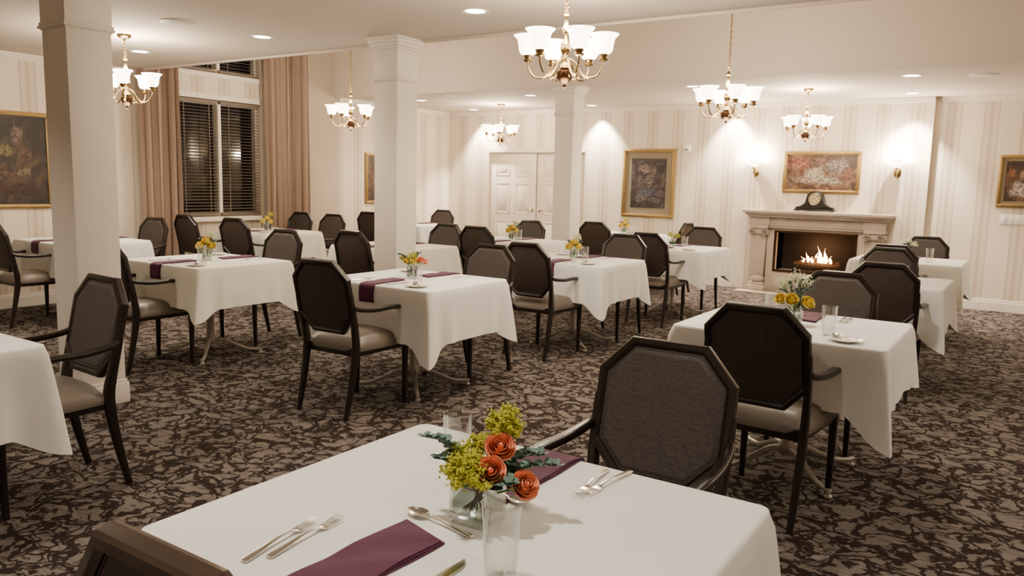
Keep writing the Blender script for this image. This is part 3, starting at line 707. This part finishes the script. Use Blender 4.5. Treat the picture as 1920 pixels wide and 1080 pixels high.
TT=table(HA,HB)
for i,(x,y) in enumerate(TB):
    if i==0: TT.location=(x,y,0)
    else: dup(TT,(x,y,0))
variants=[cloth(HA,HB,.32,3),cloth(HA,HB,.35,11,[(.06,.11,.02),(.06,.13,.0),(.07,.10,.0),(.06,.12,.01)]),cloth(HA,HB,.30,23,[(.06,.04,.0),(.06,.09,.02),(.07,.11,-.02),(.07,.15,.01)]),cloth(HA,HB,.31,31)]
cls=[]
for k,v in enumerate(variants):
    cls.append(obj('tablecloth',v,'cloth' if k!=3 else 'creamcloth',loc=(0,0,0),smooth=60,label='white linen tablecloth draped over square table' if k!=3 else 'ivory linen tablecloth draped over square table',cat='tablecloth',group='tablecloths'))
vi=[0,1,2,3,0,2,0,3,0,2,3,3,0,0,1]; used=set()
for i,(x,y) in enumerate(TB):
    k=vi[i]; rz=0 if (i%2==0) else pi
    if k in used: dup(cls[k],(x,y,0),rz)
    else: cls[k].location=(x,y,0); cls[k].rotation_euler=(0,0,rz); used.add(k)
ZT=.7665
# ------------------------------------------------------------------ tableware
class Tmpl:
    def __init__(s,o): s.o=o; s.u=False
    def put(s,x,y,z=ZT,rz=0,label=None,scale=None):
        if not s.u:
            s.u=True; s.o.location=(x,y,z); s.o.rotation_euler=(0,0,rz)
            if label: s.o['label']=label
            if scale: s.o.scale=(scale,)*3
            return s.o
        return dup(s.o,(x,y,z),rz,label,scale if scale else None)
def mk_napkin():
    mb=MB(); w=.125
    for lay in range(3):
        dz=.0014+lay*.0032; o=.040+lay*.0042
        path=[(.30-lay*.005,.0),(.26,.0006),(.20,.0),(.15,.0010),(.10,.0),(.05,.0008),(.0,.0),(-o*.5,-.004),(-o*.85,-.016),(-o,-.04),(-o-.003,-.08),(-o-.002,-.115+lay*.006)]
        P=crom([(p[0],p[1]+dz) for p in path],4); m=len(P); nu=10; V=[];F=[]
        for s_ in (1,-1):
            for j,(yy,zz) in enumerate(P):
                for i in range(nu+1):
                    u=-1+2*i/nu; ww=(w/2-.002*lay)
                    skew=-.016*u*max(0,(1-j/8))
                    V.append(Vector((u*ww+.002*math.sin(j*.3+lay),yy+skew,zz+s_*.0013+(.0006*lay*math.sin(3*u+j*.5) if yy>0 else 0))))
        k=m*(nu+1)
        for j in range(m-1):
            for i in range(nu):
                a=j*(nu+1)+i; F.append([a,a+1,a+nu+2,a+nu+1]); F.append([k+a,k+a+nu+1,k+a+nu+2,k+a+1])
        for j in range(m-1):
            for i in (0,nu):
                a=j*(nu+1)+i; F.append([a,a+nu+1,k+a+nu+1,k+a])
        for j in (0,m-1):
            for i in range(nu):
                a=j*(nu+1)+i; F.append([a,a+1,k+a+1,k+a])
        mb.add((V,F))
    return mb
NAP=Tmpl(obj('napkin',mk_napkin(),'napkin',label='folded plum cloth napkin hanging over the table edge',cat='napkin',group='plum napkins',smooth=40))
def mk_fork():
    mb=MB()
    rows=[(0,-.10,.004,.010,.003),(0,-.095,.004,.017,.003),(0,-.06,.006,.013,.0028),(0,-.01,.010,.007,.0028),(0,.025,.008,.007,.0028),(0,.038,.005,.018,.0022),(0,.050,.004,.024,.002)]
    mb.add(gsweep(rows,n=8,e=.6,k=4))
    for i in range(4):
        x=-.0098+i*.0065
        mb.add(gsweep([(x,.048,.004,.0042,.002),(x,.07,.005,.0036,.0018),(x*.96,.095,.010,.0022,.0014)],n=6,k=3))
    return mb
def mk_spoon():
    mb=MB().add(gsweep([(0,-.095,.004,.010,.003),(0,-.09,.004,.015,.003),(0,-.05,.006,.011,.0028),(0,0,.010,.006,.0028),(0,.03,.007,.007,.003)],n=8,e=.6,k=4))
    V=[];F=[];n=16;m=5
    for j in range(m+1):
        for i in range(n):
            a=2*pi*i/n; rr=j/m; x=.019*rr*math.cos(a); y=.056+.029*rr*math.sin(a); V.append(Vector((x,y,.0025+.007*rr*rr)))
    for j in range(m):
        for i in range(n): F.append([j*n+i,j*n+(i+1)%n,(j+1)*n+(i+1)%n,(j+1)*n+i])
    o=len(V); V+= [v+Vector((0,0,-.0012)) for v in V]; F+=[[i+o for i in f][::-1] for f in F]
    for i in range(n): F.append([m*n+i,m*n+(i+1)%n,o+m*n+(i+1)%n,o+m*n+i])
    mb.add((V,F)); return mb
def mk_knife():
    return MB().add(gsweep([(0,-.11,.004,.012,.005),(0,-.10,.005,.018,.006),(0,-.04,.006,.015,.006),(0,0,.005,.011,.005),(0,.012,.004,.016,.002),(.001,.06,.004,.021,.0015),(.002,.10,.004,.016,.0012),(-.004,.12,.004,.003,.001)],n=8,e=.6,k=4))
FORK=Tmpl(obj('fork',mk_fork(),'steel',label='polished steel dinner fork on white tablecloth',cat='fork',group='dinner forks'))
SPOON=Tmpl(obj('spoon',mk_spoon(),'steel',label='polished steel spoon on white tablecloth',cat='spoon',group='spoons'))
KNIFE=Tmpl(obj('table_knife',mk_knife(),'steel',label='polished steel table knife on white tablecloth',cat='knife',group='table knives'))
GLASS=Tmpl(obj('water_glass',glathe([(.0005,.0),(.026,.0),(.028,.002),(.0355,.135),(.0360,.1355),(.0362,.1365),(.0355,.138),(.0345,.1375),(.0338,.135),(.0265,.012),(.0005,.010)],40,cap=False),'glass',label='empty clear straight-sided water glass',cat='glass',group='water glasses',smooth=50))
PLATE=Tmpl(obj('saucer',glathe([(.0005,.002),(.04,.002),(.042,.0),(.046,.002),(.075,.012),(.076,.014),(.05,.007),(.040,.005),(.0005,.005)],32,cap=False),'plate',label='small white china side plate',cat='plate',group='side plates',smooth=50))
def mk_vase(s=.0425,h=.10):
    V=[];F=[]
    def sq(hw,z,r):
        out=[]
        for cx,cy,a0 in ((hw-r,hw-r,0),(-hw+r,hw-r,pi/2),(-hw+r,-hw+r,pi),(hw-r,-hw+r,1.5*pi)):
            for i in range(4): a=a0+pi/2*i/3; out.append(Vector((cx+r*math.cos(a),cy+r*math.sin(a),z)))
        return out
    lv=[(s-.003,0,.003),(s,.003,.004),(s,h-.001,.004),(s-.001,h,.004),(s-.003,h,.003),(s-.004,h-.002,.003),(s-.004,.018,.003),(s-.007,.015,.003)]
    for hw,z,r in lv: V+=sq(hw,z,r)
    n=16
    for j in range(len(lv)-1):
        for i in range(n): F.append([j*n+i,j*n+(i+1)%n,(j+1)*n+(i+1)%n,(j+1)*n+i])
    F.append(list(range(n))); F.append([(len(lv)-1)*n+i for i in range(n)]); return V,F
VO=obj('glass_vase',mk_vase(),'vglass',label='square clear glass vase holding flowers',cat='vase',group='table vases',smooth=25)
obj('water',gbox(.075,.075,.050,(0,0,.0435),.003),'water',VO,label='clear water inside vase')
VASE=Tmpl(VO)
def mk_rose(R):
    mb=MB(); rnd=random.Random(5); n=8
    mb.add(gsph(R*.22,(0,0,R*.18),10,6,1.6))
    rings=((2,.26,.62,.00),(3,.42,.60,.05),(4,.60,.54,.12),(5,.76,.42,.22),(5,.90,.28,.32))
    for q,(num,rk,top,flare) in enumerate(rings):
        for p in range(num):
            a0=2*pi*p/num+q*.9; span=2*pi/num*1.45; V=[];F=[]
            jt=rnd.uniform(-.10,.10)
            for j in range(n+1):
                v=j/n
                for i in range(n+1):
                    u=-1+2*i/n; ph=a0+u*span/2
                    r=rk*(.30+.70*math.sin(min(v*2.0,pi/2)))+flare*max(0,v-.6)**1.5*2.2*(1-.4*u*u)+.05*u
                    z=-.75+(top+.75+jt)*v-.30*u*u*v-(flare*.9*max(0,v-.8)**1.3*3)
                    V.append(Vector((R*r*math.cos(ph),R*r*math.sin(ph),R*z)))
            for j in range(n):
                for i in range(n): b=j*(n+1)+i; F.append([b,b+1,b+n+2,b+n+1])
            mb.add((V,F))
    mb.add(gsph(R*.35,(0,0,-R*.74),8,5,.6),1)
    for p in range(5):
        mb.add(leafg(R*.16,R*.7),1,Rz(p*1.257)@T(0,-R*.2,-R*.8)@Rx(1.0))
    return mb
def leafg(w,l):
    V=[];F=[];n=6
    for j in range(n+1):
        v=j/n; ww=w*math.sin(pi*v)**.7 if 0<v<1 else .0005
        for u in (-1,0,1): V.append(Vector((u*ww,0-.2*w*abs(u),l*v)))
    for j in range(n):
        for i in range(2): a=j*3+i; F.append([a,a+1,a+4,a+3])
    return V,F
ROSEM={}
def rose(col,R,base_xy,tip,lab,tilt=(0,0)):
    bx,by=base_xy; e=empty('rose',(bx,by,ZT+.02),0,lab,'flower','cut roses')
    key=(col,round(R,3)); d=Vector(tip)
    if key not in ROSEM:
        b=obj('bloom',mk_rose(R),[col,'leaf'],e,smooth=60); ROSEM[key]=b.data
    else:
        b=bpy.data.objects.new('bloom',ROSEM[key]); COL.objects.link(b); b.parent=e
    ax=Vector((.834*tilt[0]+.552*tilt[1], .552*tilt[0]-.834*tilt[1],1)).normalized()
    b.location=d; b.rotation_euler=ax.to_track_quat('Z','Y').to_euler()
    s=MB().add(gsweep([(-d.x*.3,-d.y*.3,0,.004,.004),(d.x*.25,d.y*.25,d.z*.5,.004,.004),(d.x-ax.x*R*.7,d.y-ax.y*R*.7,d.z-R*.7*ax.z,.004,.004)],n=6,k=4))
    for q in (0,1):
        s.add(leafg(.014,.035),0,T(d.x*.8,d.y*.8,d.z*.70)@Rz(q*3+random.random()*2)@Rx(-.9))
    obj('stem',s,'leaf',e,smooth=60); return e
def octah(r,c):
    c=Vector(c); V=[c+Vector(p)*r for p in ((1,0,0),(-1,0,0),(0,1,0),(0,-1,0),(0,0,1),(0,0,-1))]
    return V,[[0,2,4],[2,1,4],[1,3,4],[3,0,4],[2,0,5],[1,2,5],[3,1,5],[0,3,5]]
def goldenrod(bx,by,tip,size,lab,n=420,mcol='golden',name='goldenrod_sprig',br=.0032,tight=.8):
    e=empty(name,(bx,by,ZT+.02),0,lab,'flower','filler flower sprigs'); d=Vector(tip); b=MB(); st=MB()
    st.add(gsweep([(-d.x*.3,-d.y*.3,0,.003,.003),(d.x*.3,d.y*.3,d.z*.5,.003,.003),(d.x*.95,d.y*.95,d.z-.01,.0025,.0025)],n=6,k=4))
    br_=[]
    for k in range(17):
        a=k*2.4; el=-.15+1.5*(k/17); L_=size*(.65+.25*random.random())
        q=d+Vector((math.cos(a)*math.cos(el),math.sin(a)*math.cos(el),math.sin(el)*1.0-.15))*L_
        br_.append(q); st.add(gsweep([(*(d-Vector((0,0,size*.5))),.0015,.0015),(*q,.001,.001)],n=4,k=1))
    for i in range(n):
        q=random.choice(br_); t=.45+.6*random.random()
        p=(d-Vector((0,0,size*.3)))*(1-t)+q*t+Vector((random.gauss(0,1),random.gauss(0,1),random.gauss(0,1)))*size*.12*tight
        b.add(octah(br*(.7+.6*random.random()),p))
    o=obj('blossom',b,mcol,e,smooth=0); o['kind']='stuff'; obj('stem',st,'stem',e); return e
def eucalyptus(bx,by,tip,lab,n=9,ls=.013):
    e=empty('eucalyptus_sprig',(bx,by,ZT+.02),0,lab,'foliage'); d=Vector(tip)
    rows=[(-d.x*.2,-d.y*.2,0,.0025,.0025),(d.x*.2,d.y*.2,d.z*.55,.0025,.0025),(d.x*.6,d.y*.6,d.z*.92,.002,.002),(d.x,d.y,d.z,.0015,.0015)]
    obj('stem',gsweep(rows,n=6,k=5),'stem',e)
    P=crom(rows,7); P=P[8:]; l=MB()
    for i,p in enumerate(P):
        for s in (0,1):
            a=i*1.57+s*pi; r=ls*(1-.4*i/len(P))
            V=[Vector((r*math.cos(q*pi/5),r*1.05+r*math.sin(q*pi/5),.15*r*math.cos(q*2*pi/5))) for q in range(10)]
            l.add((V,[list(range(10))]),0,T(*p[:3])@Rz(a)@Rx(random.uniform(.1,.9)))
    o=obj('leaves',l,'euca',e,smooth=0); o['kind']='stuff'
RC=(.834,.552); FW=(-.552,.834)
def rf(r,f): return (RC[0]*r+FW[0]*f, RC[1]*r+FW[1]*f)
cx,cy=-.893,1.243
VASE.put(cx,cy,rz=.05)
def tp(r,f,z): x,y=rf(r,f); return (x,y,z-ZT-.02)
rose('orange',.030,(cx,cy),tp(.043,-.012,.925),'coral orange rose in glass vase',(.1,1.1))
rose('orange',.029,(cx,cy),tp(.026,-.048,.888),'coral orange rose in glass vase',(-.2,1.4))
rose('orange',.029,(cx,cy),tp(.094,-.040,.858),'coral orange rose drooping over vase rim',(.7,1.3))
goldenrod(cx,cy,tp(.050,.03,.955),.050,'yellow-green goldenrod sprig in glass vase',1400,br=.0028)
goldenrod(cx,cy,tp(-.022,-.050,.882),.057,'yellow-green goldenrod sprig leaning out of vase',1900,br=.0028)
goldenrod(cx,cy,tp(-.040,.01,.892),.042,'yellow-green goldenrod sprig in glass vase',800,br=.0028)
goldenrod(cx,cy,tp(.005,.02,.915),.038,'yellow-green goldenrod sprig in glass vase',700,br=.0028)
for r_,f_,z_,s_ in ((-.112,.0,.938,.012),(.160,.0,.885,.013),(.066,-.068,.868,.017),(.125,.02,.90,.015),(-.082,-.02,.90,.013),(.09,-.02,.885,.014),(-.095,.03,.925,.012)):
    eucalyptus(cx,cy,tp(r_,f_,z_),'grey-green eucalyptus sprig in vase',ls=s_)
GLASS.put(-.72,1.073); GLASS.put(-1.10,1.444)
FORK.put(-1.132,.945,rz=.14); FORK.put(-1.104,.982,rz=.09)
NAP.put(-.948,1.245-HB+.02,rz=-.03); SPOON.put(-.945,1.178,rz=pi/2-.12); KNIFE.put(-.80,.965,rz=.02)
NAP.put(-.95,1.245+HB-.02,rz=pi); FORK.put(-.795,1.555,rz=pi+.12); FORK.put(-.765,1.575,rz=pi-.1); SPOON.put(-.925,1.362,rz=-pi/2); KNIFE.put(-1.10,1.58,rz=pi)
def setting(tx,ty,full=True):
    NAP.put(tx-.02,ty-HB+.02,rz=random.uniform(-.05,.05)); NAP.put(tx+.0,ty+HB-.02,rz=pi+random.uniform(-.05,.05))
    GLASS.put(tx+.20,ty-.20); GLASS.put(tx-.17,ty+.16)
    if full:
        PLATE.put(tx+.30,ty-.32); SPOON.put(tx+.30,ty-.32,z=ZT+.012,rz=.9)
        PLATE.put(tx-.30,ty+.30)
        FORK.put(tx-.22,ty-.28); FORK.put(tx-.19,ty-.28,rz=.05); FORK.put(tx+.2,ty+.27,rz=pi); FORK.put(tx+.17,ty+.27,rz=pi)
        KNIFE.put(tx+.11,ty-.3); 
def posy(tx,ty,kind):
    VASE.put(tx,ty,rz=random.random(),scale=.85)
    if kind=='mix':
        rose('orange',.026,(tx,ty),tp(.06,-.01,.895),'coral orange rose in small vase',(.5,.8)); rose('yellow',.024,(tx,ty),tp(-.035,-.02,.89),'yellow rose in small vase',(-.3,1))
        rose('orange',.024,(tx,ty),tp(.085,.03,.88),'coral orange rose in small vase',(.9,.6)); rose('yellow',.024,(tx,ty),tp(.015,-.03,.885),'yellow rose in small vase',(0,1))
        goldenrod(tx,ty,tp(.0,.0,.92),.05,'yellow-green filler sprig in vase',300); goldenrod(tx,ty,tp(-.06,.02,.90),.045,'yellow-green filler sprig in vase',260)
        eucalyptus(tx,ty,tp(-.10,0,.93),'green leafy sprig in vase'); eucalyptus(tx,ty,tp(.05,.03,.94),'green leafy sprig in vase')
    elif kind=='white':
        rose('yellow',.036,(tx,ty),tp(.050,-.045,.885),'yellow rose in glass vase',(.4,1.0)); rose('yellow',.034,(tx,ty),tp(-.035,-.05,.900),'yellow rose in glass vase',(-.3,1.0))
        rose('yellow',.030,(tx,ty),tp(-.075,.0,.895),'yellow rose in glass vase',(-.8,.7))
        for r,f,z in ((0,.02,1.0),(-.05,.03,.965),(.055,.03,.975)): goldenrod(tx,ty,tp(r,f,z),.05,'delicate white blossom sprig in vase',130,'wflower','white_flower_sprig',.0036,1.3)
        for r,f,z in ((.09,0,.95),(-.08,.0,.94),(.0,-.03,.95),(.04,.02,.99),(-.04,.02,.98)): eucalyptus(tx,ty,tp(r,f,z),'green leafy sprig in vase',ls=.010)
    elif kind=='green':
        goldenrod(tx,ty,tp(-.03,0,.90),.05,'yellow-green filler sprig in vase',300); goldenrod(tx,ty,tp(.04,0,.89),.05,'yellow-green filler sprig in vase',300); eucalyptus(tx,ty,tp(.07,0,.9),'green leafy sprig in vase')
    elif kind=='wgreen':
        for r,f,z in ((0,0,.95),(-.05,.02,.93),(.06,0,.92)): goldenrod(tx,ty,tp(r,f,z),.045,'delicate white blossom sprig in vase',110,'wflower','white_flower_sprig',.004)
        eucalyptus(tx,ty,tp(.05,0,.9),'green leafy sprig in vase'); eucalyptus(tx,ty,tp(-.05,0,.92),'green leafy sprig in vase')
    else:
        rose('yellow',.036,(tx,ty),tp(-.045,-.03,.885),'yellow rose in glass vase',(-.5,.9)); rose('yellow',.036,(tx,ty),tp(.04,-.02,.885),'yellow rose in glass vase',(.5,.8)); rose('yellow',.032,(tx,ty),tp(.0,-.02,.925),'yellow rose in glass vase',(0,.6))
        goldenrod(tx,ty,tp(.03,.02,.965),.05,'pale filler flower sprig in vase',180,'wflower' if kind=='yw' else 'golden','filler_flower_sprig',.004); eucalyptus(tx,ty,tp(-.06,.01,.93),'green leafy sprig in vase'); eucalyptus(tx,ty,tp(.07,.01,.92),'green leafy sprig in vase')
kinds={1:'mix',2:'white',3:'yw',4:'yw',5:'green',7:'wgreen',8:'y',9:'yw',11:'y'}
for i,(x,y) in enumerate(TB):
    if i==0: continue
    setting(x,y,i in (1,2,3,4,5,11))
    if i in kinds: posy(x-.02+(.01 if i==2 else 0),y,kinds[i])
# ------------------------------------------------------------------ world + camera
w=bpy.data.worlds.new('night'); SC.world=w; w.use_nodes=True
w.node_tree.nodes['Background'].inputs[0].default_value=(.01,.012,.02,1); w.node_tree.nodes['Background'].inputs[1].default_value=.3
cd=bpy.data.cameras.new('cam'); cam=bpy.data.objects.new('camera',cd); COL.objects.link(cam); SC.camera=cam
cd.sensor_width=36; cd.lens=1480/1920*36; cd.clip_start=.02
R=Rz(math.radians(33.5))@Rx(math.radians(90-7.7))@Rz(math.radians(1.43))
cam.matrix_world=Matrix.Translation((0,0,1.45))@R
